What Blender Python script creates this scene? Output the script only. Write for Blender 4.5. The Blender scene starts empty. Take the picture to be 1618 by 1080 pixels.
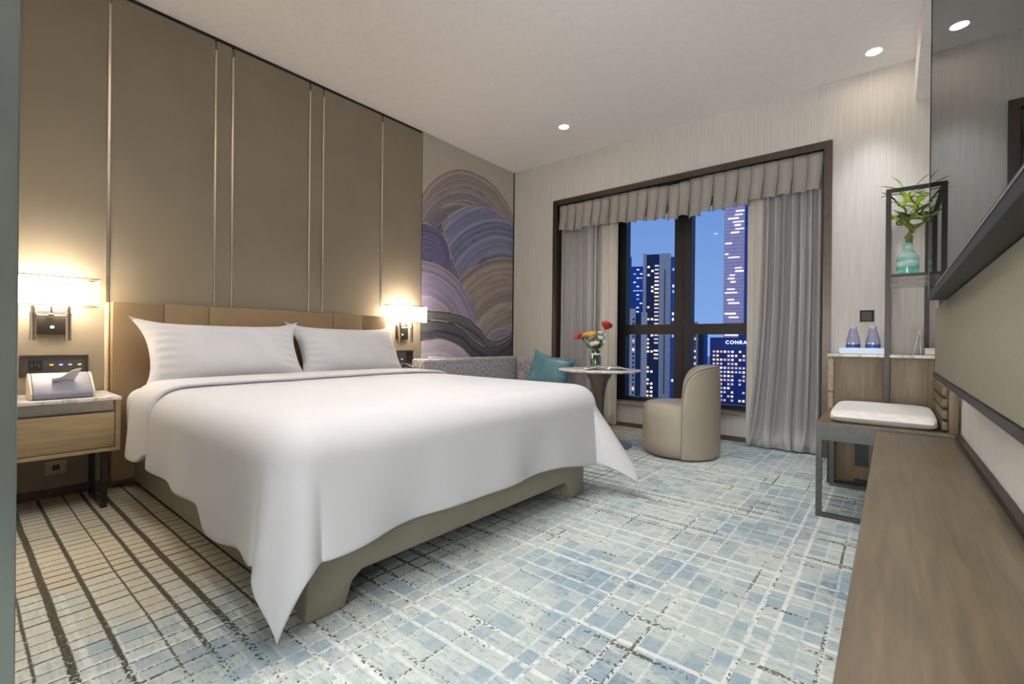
import bpy, bmesh, math, random
from mathutils import Vector, Matrix
random.seed(7)
PI = math.pi
SC = bpy.context.scene
COL = SC.collection

# ------------------------------------------------------------------ camera, world, light, exposure
def srgb(*c):
    out = []
    for v in c:
        v /= 255.0
        out.append(v / 12.92 if v <= 0.04045 else ((v + 0.055) / 1.055) ** 2.4)
    return tuple(out)

cam_d = bpy.data.cameras.new('camera')
cam_d.sensor_width = 36.0
cam_d.lens = 730.57 / 1618 * 36.0
cam_d.clip_start = 0.02
cam_d.clip_end = 8000
cam = bpy.data.objects.new('camera', cam_d)
COL.objects.link(cam)
_y, _p, _r = (math.radians(v) for v in (39.364, -0.0856, 0.5923))
_f = Vector((-math.sin(_y) * math.cos(_p), math.cos(_y) * math.cos(_p), math.sin(_p)))
_rt = Vector((math.cos(_y), math.sin(_y), 0))
_up = _rt.cross(_f)
_R = _rt * math.cos(_r) + _up * math.sin(_r)
_U = -_rt * math.sin(_r) + _up * math.cos(_r)
m = Matrix((_R, _U, -_f)).transposed().to_4x4()
m.translation = Vector((0, 0, 0.85))
cam.matrix_world = m
SC.camera = cam

SC.view_settings.view_transform = 'Standard'
SC.view_settings.look = 'None'
SC.view_settings.gamma = 1.0
SC.view_settings.use_curve_mapping = False
SC.view_settings.exposure = 0.20

w = bpy.data.worlds.new('dusk_sky')
SC.world = w
w.use_nodes = True
nt = w.node_tree
bg = nt.nodes['Background']
tc = nt.nodes.new('ShaderNodeTexCoord')
sx = nt.nodes.new('ShaderNodeSeparateXYZ')
cr = nt.nodes.new('ShaderNodeValToRGB')
nt.links.new(tc.outputs['Generated'], sx.inputs[0])
nt.links.new(sx.outputs[2], cr.inputs[0])
cr.color_ramp.elements[0].position = 0.0
cr.color_ramp.elements[0].color = (*srgb(128, 165, 218), 1)
cr.color_ramp.elements[1].position = 0.6
cr.color_ramp.elements[1].color = (*srgb(78, 118, 186), 1)
nt.links.new(cr.outputs[0], bg.inputs[0])
bg.inputs[1].default_value = 1.0

# ------------------------------------------------------------------ room dimensions (metres)
XL, XR = -3.43, 0.235        # headboard wall, television wall
YW, YB = 4.20, -1.60         # window wall, wall behind the camera
H = 2.82                     # ceiling
NEUTRAL = (1.0, 0.98, 0.955)
WARM = (1.0, 0.80, 0.56)

fill_d = bpy.data.lights.new('fill_light', 'AREA')
fill_d.shape = 'RECTANGLE'; fill_d.size = 1.1; fill_d.size_y = 2.0; fill_d.energy = 116; fill_d.color = (0.97, 0.985, 1.0)
fill_o = bpy.data.objects.new('fill_light', fill_d); COL.objects.link(fill_o)
fill_o.location = (-.40, YB + .06, 1.30); fill_o.rotation_euler = (math.radians(125), 0, 0)   # unseen fill light added behind the camera to brighten room and ceiling

# ------------------------------------------------------------------ material helpers
class S:
    """a socket with arithmetic, so that procedural patterns read as formulas"""
    def __init__(self, nt, s): self.nt, self.s = nt, s
    def _m(self, op, *a):
        n = self.nt.nodes.new('ShaderNodeMath'); n.operation = op
        for i, v in enumerate((self,) + a):
            if isinstance(v, S): self.nt.links.new(v.s, n.inputs[i])
            else: n.inputs[i].default_value = v
        return S(self.nt, n.outputs[0])
    def __add__(self, o): return self._m('ADD', o)
    def __radd__(self, o): return self._m('ADD', o)
    def __sub__(self, o): return self._m('SUBTRACT', o)
    def __rsub__(self, o): return (self * -1.0) + o
    def __mul__(self, o): return self._m('MULTIPLY', o)
    def __rmul__(self, o): return self._m('MULTIPLY', o)
    def __truediv__(self, o): return self._m('DIVIDE', o)
    def floor(self): return self._m('FLOOR')
    def abs(self): return self._m('ABSOLUTE')
    def sqrt(self): return self._m('SQRT')
    def sin(self): return self._m('SINE')
    def gt(self, o): return self._m('GREATER_THAN', o)
    def lt(self, o): return self._m('LESS_THAN', o)
    def max(self, o): return self._m('MAXIMUM', o)
    def min(self, o): return self._m('MINIMUM', o)
    def step(self, a, b):
        n = self.nt.nodes.new('ShaderNodeMapRange'); n.interpolation_type = 'SMOOTHSTEP'
        self.nt.links.new(self.s, n.inputs[0])
        n.inputs[1].default_value, n.inputs[2].default_value = a, b
        return S(self.nt, n.outputs[0])

class Mat:
    def __init__(self, name):
        self.m = bpy.data.materials.new(name); self.m.use_nodes = True
        self.nt = self.m.node_tree; self.b = self.nt.nodes['Principled BSDF']
    def link(self, s, key):
        self.nt.links.new(s.s if isinstance(s, S) else s, self.b.inputs[key])
    def pos(self):
        g = self.nt.nodes.new('ShaderNodeTexCoord'); x = self.nt.nodes.new('ShaderNodeSeparateXYZ')
        self.nt.links.new(g.outputs['Object'], x.inputs[0])
        return [S(self.nt, o) for o in x.outputs[:3]]
    def vec(self, x, y, z=0.0):
        n = self.nt.nodes.new('ShaderNodeCombineXYZ')
        for i, v in enumerate((x, y, z)):
            if isinstance(v, S): self.nt.links.new(v.s, n.inputs[i])
            else: n.inputs[i].default_value = v
        return n.outputs[0]
    def noise(self, vec=None, scale=5.0, detail=2.0, rough=0.5):
        n = self.nt.nodes.new('ShaderNodeTexNoise')
        n.inputs['Scale'].default_value = scale; n.inputs['Detail'].default_value = detail
        n.inputs['Roughness'].default_value = rough
        if vec is None:
            g = self.nt.nodes.new('ShaderNodeTexCoord'); vec = g.outputs['Object']
        self.nt.links.new(vec, n.inputs['Vector'])
        return S(self.nt, n.outputs[0])
    def white(self, vec):
        n = self.nt.nodes.new('ShaderNodeTexWhiteNoise'); n.noise_dimensions = '3D'
        self.nt.links.new(vec, n.inputs['Vector'])
        return S(self.nt, n.outputs[0])
    def mix(self, fac, a, b):
        n = self.nt.nodes.new('ShaderNodeMix'); n.data_type = 'RGBA'
        if isinstance(fac, S): self.nt.links.new(fac.s, n.inputs[0])
        else: n.inputs[0].default_value = fac
        for i, v in ((6, a), (7, b)):
            if isinstance(v, S): self.nt.links.new(v.s, n.inputs[i])
            else: n.inputs[i].default_value = (*v, 1)
        return S(self.nt, n.outputs[2])
    def bump(self, h, strength=0.2, dist=0.01):
        n = self.nt.nodes.new('ShaderNodeBump')
        n.inputs['Strength'].default_value = strength; n.inputs['Distance'].default_value = dist
        self.nt.links.new(h.s, n.inputs['Height']); self.nt.links.new(n.outputs[0], self.b.inputs['Normal'])

def plain(name, rgb, rough=0.5, metal=0.0, var=0.06, scale=30.0, stretch=(1, 1, 1), bump=0.0, bscale=None, **kw):
    M = Mat(name)
    c = srgb(*rgb)
    x, y, z = M.pos()
    v = M.vec(x * stretch[0], y * stretch[1], z * stretch[2])
    n = M.noise(v, scale, 3.0)
    d = tuple(max(0, k * (1 - 2 * var)) for k in c); l = tuple(min(1, k * (1 + 2 * var)) for k in c)
    M.link(M.mix(n.step(0.25, 0.75), d, l), 'Base Color')
    M.b.inputs['Roughness'].default_value = rough
    M.b.inputs['Metallic'].default_value = metal
    for k, val in kw.items(): M.b.inputs[k.replace('_', ' ')].default_value = val
    if bump:
        n2 = n if bscale is None else M.noise(v, bscale, 2.0)
        M.bump(n2, bump, 0.004)
    return M.m

def glow(name, rgb, strength):
    M = Mat(name)
    M.b.inputs['Base Color'].default_value = (*srgb(*rgb), 1)
    M.b.inputs['Emission Color'].default_value = (*srgb(*rgb), 1)
    M.b.inputs['Emission Strength'].default_value = strength
    return M.m

def clear(name, rgb, opaque=0.12, rough=0.03, gloss=0.5):
    """thin clear pane: mostly transparent, some gloss"""
    M = Mat(name); nt = M.nt
    out = nt.nodes['Material Output']; nt.nodes.remove(M.b)
    t = nt.nodes.new('ShaderNodeBsdfTransparent'); t.inputs[0].default_value = (*srgb(*rgb), 1)
    g = nt.nodes.new('ShaderNodeBsdfGlossy'); g.inputs[0].default_value = (1, 1, 1, 1); g.inputs[1].default_value = rough
    lw = nt.nodes.new('ShaderNodeLayerWeight'); lw.inputs[0].default_value = 0.25
    k = S(nt, lw.outputs[0]) * gloss + opaque * 0.3
    mx = nt.nodes.new('ShaderNodeMixShader')
    nt.links.new(k.s, mx.inputs[0]); nt.links.new(t.outputs[0], mx.inputs[1]); nt.links.new(g.outputs[0], mx.inputs[2])
    nt.links.new(mx.outputs[0], out.inputs[0])
    return M.m

# ------------------------------------------------------------------ materials
def carpet():
    M = Mat('carpet'); x, y, z = M.pos()
    warp = M.noise(None, 1.6, 2.0)
    big = M.noise(None, 1.1, 3.0)
    mid = M.noise(None, 3.0, 3.0)
    mid2 = M.noise(M.vec(x + 7.3, y - 3.1), 2.2, 3.0)
    fine = M.noise(None, 150.0, 2.0)
    blot = M.noise(None, 38.0, 3.0)
    streak = M.noise(M.vec(x * 7.0, y * 50.0), 2.2, 4.0)
    x2 = x + (warp - 0.5) * 0.012 + (fine - 0.5) * 0.007
    y2 = y + (warp - 0.5) * 0.016 + (fine - 0.5) * 0.007
    def lines(c, sp, wid, var, seed):
        k = c / sp + 0.37
        cell = (k + 0.5).floor()
        rnd = M.white(M.vec(cell, seed, seed * 1.7))
        d = (k - cell + (rnd - 0.5) * 0.25).abs()
        wd = rnd * (wid * var) + wid * (1.0 - var * 0.5)
        return (wd - d).step(-0.02, 0.03), rnd
    cx = (x2 / 0.058 + .37).floor(); cy = (y2 / 0.066 + .37).floor()
    cell = M.white(M.vec(cx, cy, 3.0))
    tealm = ((x + 2.0) * 0.95 + (big - 0.5) * 1.3 + (mid - 0.5) * 0.9).step(-0.05, 0.60)
    bluem = ((x + 2.1) * 0.22 + (mid2 - 0.5) * 3.2 + (cell - 0.5) * 0.9 + (streak - 0.5) * 2.4 + (blot - .5) * 1.6).step(0.05, 1.0)
    cream = M.mix(streak, srgb(186, 176, 152), srgb(208, 200, 178))
    teal = M.mix((streak * .6 + blot * .4).step(.3, .7), srgb(158, 176, 176), srgb(218, 222, 217))
    blue = M.mix((streak * 0.7 + cell * 0.3).step(.3, .7), srgb(72, 98, 126), srgb(146, 170, 184))
    base = M.mix(tealm, cream, teal)
    base = M.mix(bluem * tealm * 0.95, base, blue)
    # pale woven lines, uneven in strength
    wx, wxr = lines(y2, 0.066, 0.09, 1.2, 1.0)
    wy, wyr = lines(x2, 0.058, 0.08, 1.2, 2.0)
    wl = (wx * (wxr * .9 + .1)).max(wy * (wyr * .9 + .1)) * (tealm * .85 + .1) * ((blot - .5) * 2.0 + mid * 1.4).step(0.2, 0.75)
    base = M.mix(wl, base, srgb(226, 230, 226))
    # dark olive lines: solid towards the headboard, broken and sparse over the open floor
    dens = ((x * -1.0) - 1.45) * 0.95 + (big - 0.5) * 0.7 + (mid - 0.5) * 0.6
    brk = M.noise(M.vec(x * 1.0, y * 1.0), 95.0, 2.5)
    keep = (dens + (brk - 0.5) * 2.4).step(-0.12, 0.06)
    sparse = ((mid - 0.52) * 3.4 + (brk - 0.5) * 3.2 + (mid2 - .5) * -1.2).step(0.12, 0.30)
    dX, rX = lines(y2, 0.082, 0.085, 1.1, 5.0)
    dY, rY = lines(x2, 0.058, 0.075, 0.6, 6.0)
    dkx = dX * (keep.max(sparse * rX.gt(0.45) * 0.9))
    dky = dY * ((keep * (rY * 0.3 + 0.7)).max(sparse * rY.gt(0.6) * .9))
    dk = dkx.max(dky) * (fine * .5 + .7).min(1.0)
    base = M.mix(dk, base, srgb(56, 50, 30))
    base = M.mix(fine * 0.16, base, srgb(120, 116, 104))
    M.link(base, 'Base Color')
    M.b.inputs['Roughness'].default_value = 0.95
    M.bump(fine + dk * -0.6, 0.25, 0.006)
    return M.m

def mural():
    """flat printed wallpaper: overlapping brushed fans with gilt edges; u runs along the wall, z is up"""
    M = Mat('mural_print'); x, y, z = M.pos()
    wob = M.noise(M.vec(x, y, z), 3.0, 3.0)
    y2 = y + (wob - 0.5) * 0.05; z2 = z + (wob - 0.5) * 0.05
    cloud = M.noise(M.vec(x, y * 1.0, z * 1.0), 4.0, 4.0)
    col = M.mix(cloud, srgb(186, 178, 166), srgb(204, 198, 186))
    def dist(cy, cz, sc=1.0):
        a = y2 - cy; b = (z2 - cz) * sc
        return (a * a + b * b).sqrt()
    def stripes(d, c0, c1, freq):
        n = M.noise(M.vec(d * freq, cloud * 1.2, 0.0), 1.0, 5.0, 0.65)
        return M.mix(n.step(0.28, 0.72), c0, c1)
    def layer(col, mask, c, edge, gold=True):
        col = M.mix(mask, col, c)
        if gold:
            e = (edge.abs()).lt(0.0055) * cloud.gt(0.46)
            col = M.mix(e * 0.85, col, srgb(196, 178, 132))
        return col
    # A: high mauve arch
    d = dist(3.543, 1.811); e = d - 0.823
    c = stripes(d, srgb(114, 102, 105), srgb(183, 172, 172), 34.0)
    col = layer(col, e.lt(0.0), c, e)
    d2 = dist(3.515, 1.619); e2 = d2 - 0.826
    col = layer(col, e2.lt(0.0) * e.lt(0.0), stripes(d2, srgb(100, 91, 100), srgb(174, 165, 170), 46.0), e2)
    d3 = dist(3.428, 1.572); e3 = d3 - 0.687
    col = layer(col, e3.lt(0.0), stripes(d3, srgb(84, 80, 98), srgb(149, 143, 156), 40.0), e3)
    # B: small indigo fan
    d = dist(2.90, 1.66, 1.0); e = d - 0.30
    col = layer(col, e.lt(0.0), stripes(d, srgb(71, 71, 109), srgb(131, 131, 172), 40.0), e)
    # C: blue fan with its slanting left edge
    d = dist(3.749, 1.41); e = d - 0.896
    left = (y2 - 3.076) - (1.985 - z2) * 0.47
    mC = e.lt(0.0) * left.gt(0.0)
    col = layer(col, mC, stripes(dist(4.1, 1.0), srgb(89, 96, 136), srgb(161, 165, 196), 26.0), e.max(left * -1.0))
    # D: taupe fan
    d = dist(4.227, 0.478); e = d - 1.341
    col = layer(col, e.lt(0.0), stripes(d, srgb(131, 120, 122), srgb(190, 180, 172), 15.0), e)
    # E: lilac fan
    d = dist(2.876, 0.857); e = d - 0.739
    col = layer(col, e.lt(0.0), stripes(d, srgb(131, 122, 161), srgb(186, 178, 200), 30.0), e)
    # H: small blue curl
    d = dist(4.045, 0.60); e = d - 0.43
    col = layer(col, e.lt(0.0), stripes(d, srgb(109, 109, 138), srgb(174, 170, 190), 30.0), e, False)
    # F: charcoal wave with two gilt lines
    def curve(pts):
        n = M.nt.nodes.new('ShaderNodeFloatCurve')
        cv = n.mapping.curves[0]
        for i, (a, b) in enumerate(pts):
            a = (a - 2.8) / 1.4
            if i == 0: cv.points[0].location = (a, b)
            elif i == len(pts) - 1: cv.points[1].location = (a, b)
            else: cv.points.new(a, b)
        n.mapping.update()
        M.nt.links.new(((y - 2.8) / 1.4).s, n.inputs['Value'])
        return S(M.nt, n.outputs[0])
    f1 = curve([(2.80, .70 - .01), (3.087, .72), (3.358, .67), (3.618, .56), (3.80, .43), (3.964, .43), (4.20, .55)]) + 0.44
    e = z - f1
    col = layer(col, e.lt(0.0), stripes(e, srgb(55, 58, 69), srgb(122, 125, 134), 26.0), e)
    f2 = curve([(2.80, .60), (3.056, .625), (3.324, .56), (3.582, .40), (3.778, .345), (3.986, .385), (4.20, .50)]) + 0.44
    e2 = z - f2
    col = layer(col, e2.lt(0.0), stripes(e2, srgb(44, 46, 58), srgb(105, 107, 118), 26.0), e2)
    # G: pale lilac mound
    d = dist(3.011, 0.176); e = d - 0.694
    col = layer(col, e.lt(0.0), stripes(d, srgb(174, 167, 187), srgb(206, 200, 208), 22.0), e)
    M.link(col, 'Base Color')
    M.b.inputs['Roughness'].default_value = 0.6
    return M.m

def wallcover(name, rgb):
    M = Mat(name); x, y, z = M.pos()
    n = M.noise(M.vec(x * 90.0, y * 90.0, z * 3.0), 1.0, 3.0)
    c = srgb(*rgb)
    M.link(M.mix(n.step(0.3, 0.7), tuple(v * 0.92 for v in c), tuple(v * 1.04 for v in c)), 'Base Color')
    M.b.inputs['Roughness'].default_value = 0.85
    M.bump(n, 0.1, 0.003)
    return M.m

def wood(name, dark, light, axis='y', rough=0.45):
    M = Mat(name); x, y, z = M.pos()
    st = {'x': (1.5, 22, 22), 'y': (22, 1.5, 22), 'z': (22, 22, 1.5)}[axis]
    n = M.noise(M.vec(x * st[0], y * st[1], z * st[2]), 2.5, 5.0, 0.6)
    n2 = M.noise(None, 2.0, 2.0)
    M.link(M.mix((n * 0.75 + n2 * 0.25).step(0.3, 0.7), srgb(*dark), srgb(*light)), 'Base Color')
    M.b.inputs['Roughness'].default_value = rough
    M.bump(n, 0.05, 0.002)
    return M.m

def marble():
    M = Mat('pale_marble')
    n = M.noise(None, 9.0, 6.0, 0.6)
    v = (n - 0.5).abs().step(0.0, 0.06)
    M.link(M.mix(v, srgb(188, 182, 174), srgb(226, 222, 216)), 'Base Color')
    M.b.inputs['Roughness'].default_value = 0.2
    return M.m

def swirl_glass():
    M = Mat('teal_swirl_glass'); x, y, z = M.pos()
    n = M.noise(M.vec(x * 5.0, y * 5.0, z * 26.0), 1.0, 4.0)
    M.link(M.mix(n.step(0.40, 0.66), srgb(104, 190, 178), srgb(220, 242, 236)), 'Base Color')
    M.b.inputs['Roughness'].default_value = 0.12
    M.b.inputs['Subsurface Weight'].default_value = 0.15
    return M.m

def tweed():
    M = Mat('grey_tweed'); x, y, z = M.pos()
    n = M.noise(M.vec(x * 1.6, y * 1.6, z * 0.5), 70.0, 4.0, 0.7)
    M.link(M.mix(n.step(0.34, 0.66), srgb(104, 104, 116), srgb(204, 202, 204)), 'Base Color')
    M.b.inputs['Roughness'].default_value = 0.9
    M.bump(n, 0.3, 0.004)
    return M.m

def curtain_mat(name, rgb):
    M = Mat(name); x, y, z = M.pos()
    n = M.noise(M.vec(x * 20, y * 20, z * 120), 3.0, 2.0)
    c = srgb(*rgb)
    M.link(M.mix(n, tuple(v * 0.93 for v in c), tuple(v * 1.05 for v in c)), 'Base Color')
    M.b.inputs['Roughness'].default_value = 0.55
    M.b.inputs['Sheen Weight'].default_value = 0.2
    return M.m

def mirror_glass():
    M = Mat('grey_mirror'); nt = M.nt; out = nt.nodes['Material Output']; nt.nodes.remove(M.b)
    g = nt.nodes.new('ShaderNodeBsdfGlossy'); g.inputs[1].default_value = 0.01
    n = M.noise(None, 3.0, 2.0)
    nt.links.new(M.mix(n, (.30, .315, .32), (.34, .35, .355)).s, g.inputs[0])
    nt.links.new(g.outputs[0], out.inputs[0])
    return M.m

MT = dict(
    carpet=carpet(), mural=mural(), marble=marble(), vase=swirl_glass(), tweed=tweed(),
    ceiling=plain('ceiling_paint', (240, 236, 236), 0.9, var=0.01),
    wallc=wallcover('cream_wallcovering', (206, 202, 197)),
    panel=plain('taupe_leather_panel', (142, 132, 114), 0.5, var=0.02, scale=4, bump=0.03, bscale=160),
    chrome=plain('bright_metal_strip', (232, 224, 208), 0.3, 1.0, var=0.02),
    steel=plain('brushed_nickel', (188, 180, 170), 0.22, 1.0, var=0.05, scale=40),
    bronze=plain('bronze_trim', (86, 78, 70), 0.38, 0.75, var=0.05, scale=20),
    darkmetal=plain('dark_bronze_metal', (58, 53, 48), 0.4, 0.6, var=0.05),
    ledge=plain('black_ledge_lacquer', (34, 33, 33), 0.5, var=0.04),
    black=plain('black_plastic', (22, 22, 24), 0.35, var=0.05),
    satin=plain('satin_grey_metal', (128, 135, 131), 0.35, 0.7, var=0.03, scale=3),
    greymetal=plain('grey_metal_frame', (80, 82, 78), 0.38, 0.5, var=0.04),
    mirror=mirror_glass(),
    white=plain('white_linen', (208, 208, 211), 0.8, var=0.01, scale=300, bump=0.05, bscale=600),
    bedlea=plain('grey_beige_leather', (134, 129, 112), 0.5, var=0.03, scale=6, bump=0.05, bscale=220),
    headlea=plain('tan_leather', (144, 120, 88), 0.42, var=0.03, scale=5, bump=0.04, bscale=200),
    headedge=plain('cream_piping', (206, 190, 160), 0.5, var=0.02),
    stool=plain('stool_leather', (160, 151, 135), 0.45, var=0.02, scale=6, bump=0.05, bscale=200),
    oak=wood('light_oak', (142, 122, 90), (170, 150, 114), 'y'),
    oakx=wood('cabinet_oak', (102, 87, 65), (128, 110, 84), 'z'),
    walnut=wood('credenza_wood', (94, 83, 66), (120, 107, 86), 'y', 0.4),
    sillw=wood('sill_wood', (120, 106, 90), (150, 136, 116), 'x'),
    window=plain('dark_window_frame', (46, 43, 41), 0.45, 0.3, var=0.04),
    drape=curtain_mat('grey_drape', (182, 180, 180)),
    valance=curtain_mat('grey_valance', (158, 154, 148)),
    sheer=curtain_mat('ivory_sheer', (212, 208, 198)),
    pane=clear('window_glass', (250, 252, 255), 0.02, 0.02, 0.08),
    jar=clear('clear_glass', (222, 232, 226), 0.25),
    plasticb=clear('clear_bottle', (228, 235, 250), 0.3, 0.08),
    tealfab=plain('teal_satin', (70, 116, 128), 0.38, var=0.05, scale=12),
    tissueb=plain('grey_lilac_leather', (146, 146, 160), 0.45, var=0.02),
    tissuee=plain('cream_box_end', (216, 202, 176), 0.5, var=0.02),
    beigepanel=plain('beige_fabric_panel', (126, 121, 102), 0.8, var=0.03, scale=200, bump=0.1, bscale=300),
    tabletop=marble(),
    tablestem=plain('bronze_lacquer', (120, 110, 100), 0.28, 0.7, var=0.04),
    cushion=plain('striped_white_weave', (226, 223, 222), 0.9, var=0.07, scale=30, stretch=(1, 12, 1)),
    brown=plain('brown_skirting', (92, 80, 68), 0.5, var=0.03),
    leaf=plain('bamboo_leaf', (188, 218, 70), 0.5, var=0.15, scale=20),
    leafd=plain('dark_leaf', (64, 92, 44), 0.5, var=0.15, scale=20),
    stalk=plain('bamboo_stalk', (104, 120, 48), 0.45, var=0.15, scale=60),
    red=plain('red_petal', (176, 24, 28), 0.6, var=0.12, scale=60),
    pink=plain('pink_red_petal', (196, 48, 62), 0.6, var=0.12, scale=60),
    yellow=plain('yellow_petal', (222, 178, 84), 0.6, var=0.1, scale=60),
    whitep=plain('white_petal', (226, 226, 214), 0.7, var=0.05, scale=60),
    paper=plain('white_paper', (230, 230, 228), 0.7, var=0.01),
    photo=plain('printed_photo', (96, 96, 104), 0.5, var=0.35, scale=40),
    tray=plain('pale_blue_tray', (150, 186, 206), 0.25, var=0.02),
    bluelabel=plain('blue_bottle_label', (78, 84, 176), 0.4, var=0.2, scale=160),
    bluecap=plain('white_blue_cap', (176, 190, 232), 0.4, var=0.03),
    water=plain('vase_water', (96, 112, 84), 0.1, var=0.05),
    cabdark=plain('dark_grey_card', (62, 60, 58), 0.5, var=0.02),
    outlet=plain('ivory_plastic', (190, 176, 140), 0.45, var=0.02),
    lampin=glow('lit_diffuser', (255, 238, 216), 34.0),
    lampout=clear('sheer_shade', (250, 244, 232), 0.2, 0.4),
    spotlens=glow('lit_lens', (255, 248, 238), 12.0),
)

# ------------------------------------------------------------------ mesh helpers
class MB:
    def __init__(self): self.v, self.f = [], []
    def box(self, x0, x1, y0, y1, z0, z1):
        b = len(self.v)
        self.v += [(x, y, z) for z in (z0, z1) for y in (y0, y1) for x in (x0, x1)]
        self.f += [tuple(b + i for i in q) for q in ((0, 2, 3, 1), (4, 5, 7, 6), (0, 1, 5, 4), (2, 6, 7, 3), (0, 4, 6, 2), (1, 3, 7, 5))]
        return self
    def grid(self, fn, nu, nv, wu=False, wv=False):
        b = len(self.v)
        for i in range(nu):
            for j in range(nv):
                self.v.append(tuple(fn(i / (nu if wu else nu - 1), j / (nv if wv else nv - 1))))
        for i in range(nu if wu else nu - 1):
            for j in range(nv if wv else nv - 1):
                i2, j2 = (i + 1) % nu, (j + 1) % nv
                self.f.append((b + i * nv + j, b + i2 * nv + j, b + i2 * nv + j2, b + i * nv + j2))
        return self
    def lathe(self, prof, cx=0, cy=0, n=24, cap=True):
        b = len(self.v); k = len(prof)
        for i in range(n):
            a = 2 * PI * i / n
            for r, z in prof: self.v.append((cx + r * math.cos(a), cy + r * math.sin(a), z))
        for i in range(n):
            i2 = (i + 1) % n
            for j in range(k - 1):
                self.f.append((b + i * k + j, b + i2 * k + j, b + i2 * k + j + 1, b + i * k + j + 1))
        if cap and prof[0][0] > 1e-5: self.f.append(tuple(b + i * k for i in reversed(range(n))))
        if cap and prof[-1][0] > 1e-5: self.f.append(tuple(b + i * k + k - 1 for i in range(n)))
        return self
    def tube(self, pts, r, n=8, closed=False):
        pts = [Vector(p) for p in pts]; N = len(pts); b = len(self.v)
        rad = r if isinstance(r, (list, tuple)) else [r] * N
        nrm = None
        for i, p in enumerate(pts):
            t = ((pts[(i + 1) % N] - pts[i - 1]) if closed else (pts[min(i + 1, N - 1)] - pts[max(i - 1, 0)])).normalized()
            if nrm is None: nrm = t.orthogonal().normalized()
            nrm = (nrm - t * nrm.dot(t)).normalized(); bn = t.cross(nrm)
            for k in range(n):
                a = 2 * PI * k / n
                self.v.append(tuple(p + (nrm * math.cos(a) + bn * math.sin(a)) * rad[i]))
        for i in range(N if closed else N - 1):
            i2 = (i + 1) % N
            for k in range(n):
                k2 = (k + 1) % n
                self.f.append((b + i * n + k, b + i * n + k2, b + i2 * n + k2, b + i2 * n + k))
        if not closed:
            self.f.append(tuple(b + k for k in reversed(range(n))))
            self.f.append(tuple(b + (N - 1) * n + k for k in range(n)))
        return self
    def prism(self, poly, axis, a0, a1):
        b = len(self.v); n = len(poly)
        for a in (a0, a1):
            for p, q in poly:
                self.v.append({'x': (a, p, q), 'y': (p, a, q), 'z': (p, q, a)}[axis])
        self.f.append(tuple(b + i for i in range(n))); self.f.append(tuple(b + n + i for i in reversed(range(n))))
        for i in range(n):
            j = (i + 1) % n
            self.f.append((b + i, b + n + i, b + n + j, b + j))
        return self

ORG = {}
def base_of(mb):
    xs, ys, zs = zip(*mb.v)
    return Vector(((min(xs) + max(xs)) / 2, (min(ys) + max(ys)) / 2, min(zs)))

def obj(name, mb, mat, parent=None, smooth=False, bev=0.0, seg=2, org=None, solid=0.0, sub=0):
    o_ = ORG[parent.name] if parent is not None else (Vector(org) if org is not None else Vector((0, 0, 0)))
    me = bpy.data.meshes.new(name)
    me.from_pydata([tuple(Vector(v) - o_) for v in mb.v], [], mb.f)
    bm = bmesh.new(); bm.from_mesh(me)
    bmesh.ops.remove_doubles(bm, verts=bm.verts, dist=1e-6)
    bmesh.ops.recalc_face_normals(bm, faces=bm.faces)
    if bev:
        ed = [e for e in bm.edges if len(e.link_faces) == 2 and e.calc_face_angle(0) > 0.6]
        bmesh.ops.bevel(bm, geom=ed, offset=bev, segments=seg, profile=0.5, affect='EDGES', clamp_overlap=True)
    bm.to_mesh(me); bm.free()
    if smooth or bev: me.polygons.foreach_set('use_smooth', [True] * len(me.polygons))
    o = bpy.data.objects.new(name, me); COL.objects.link(o)
    me.materials.append(MT[mat] if isinstance(mat, str) else mat)
    if bev and not smooth:
        try: me.set_sharp_from_angle(angle=math.radians(35))
        except Exception: pass
    elif smooth:
        try: me.set_sharp_from_angle(angle=math.radians(60))
        except Exception: pass
    if parent is not None: o.parent = parent
    else: o.location = o_
    ORG[o.name] = o_
    if solid:
        md = o.modifiers.new('thickness', 'SOLIDIFY'); md.thickness = solid; md.offset = -1
    if sub:
        md = o.modifiers.new('smooth', 'SUBSURF'); md.levels = sub; md.render_levels = sub
    return o

def thing(name, label, cat, loc, group=None):
    o = bpy.data.objects.new(name, None); COL.objects.link(o)
    o.empty_display_size = 0.1
    o.location = loc; ORG[o.name] = Vector(loc)
    return tag(o, label, cat, group)

def tag(o, label, cat, group=None):
    o['label'] = label; o['category'] = cat
    if group: o['group'] = group
    return o

def one(name, mb, mat, label, cat, group=None, **kw):
    return tag(obj(name, mb, mat, org=base_of(mb), **kw), label, cat, group)

def struct(name, mb, mat, parent=None, **kw):
    o = obj(name, mb, mat, parent, **kw)
    if parent is None: o['kind'] = 'structure'
    return o

def B(*a): return MB().box(*a)
def smooth01(a, b, t):
    t = min(1, max(0, (t - a) / (b - a))); return t * t * (3 - 2 * t)

# ================================================================== SETTING
struct('floor', B(XL - .05, XR + .3, YB, 4.37, -.05, 0), 'carpet')
struct('ceiling', B(XL - .05, XR + .3, YB, YW + .02, H, H + .05), 'ceiling')
struct('wall_back', B(XL - .05, XR + .3, YB - .05, YB, 0, H), 'wallc')
struct('wall_right', B(XR, XR + .05, YB, YW, 0, H), 'wallc')
bh = struct('trim_1', B(.112, XR, YB, YW, 2.525, H), 'ceiling')            # dropped bulkhead above the mirror
struct('ceiling_slot', MB().box(.03, .05, 0, YW, H - .004, H + .001).box(.085, .10, 0, YW, H - .004, H + .001), 'ceiling', bh)

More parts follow.
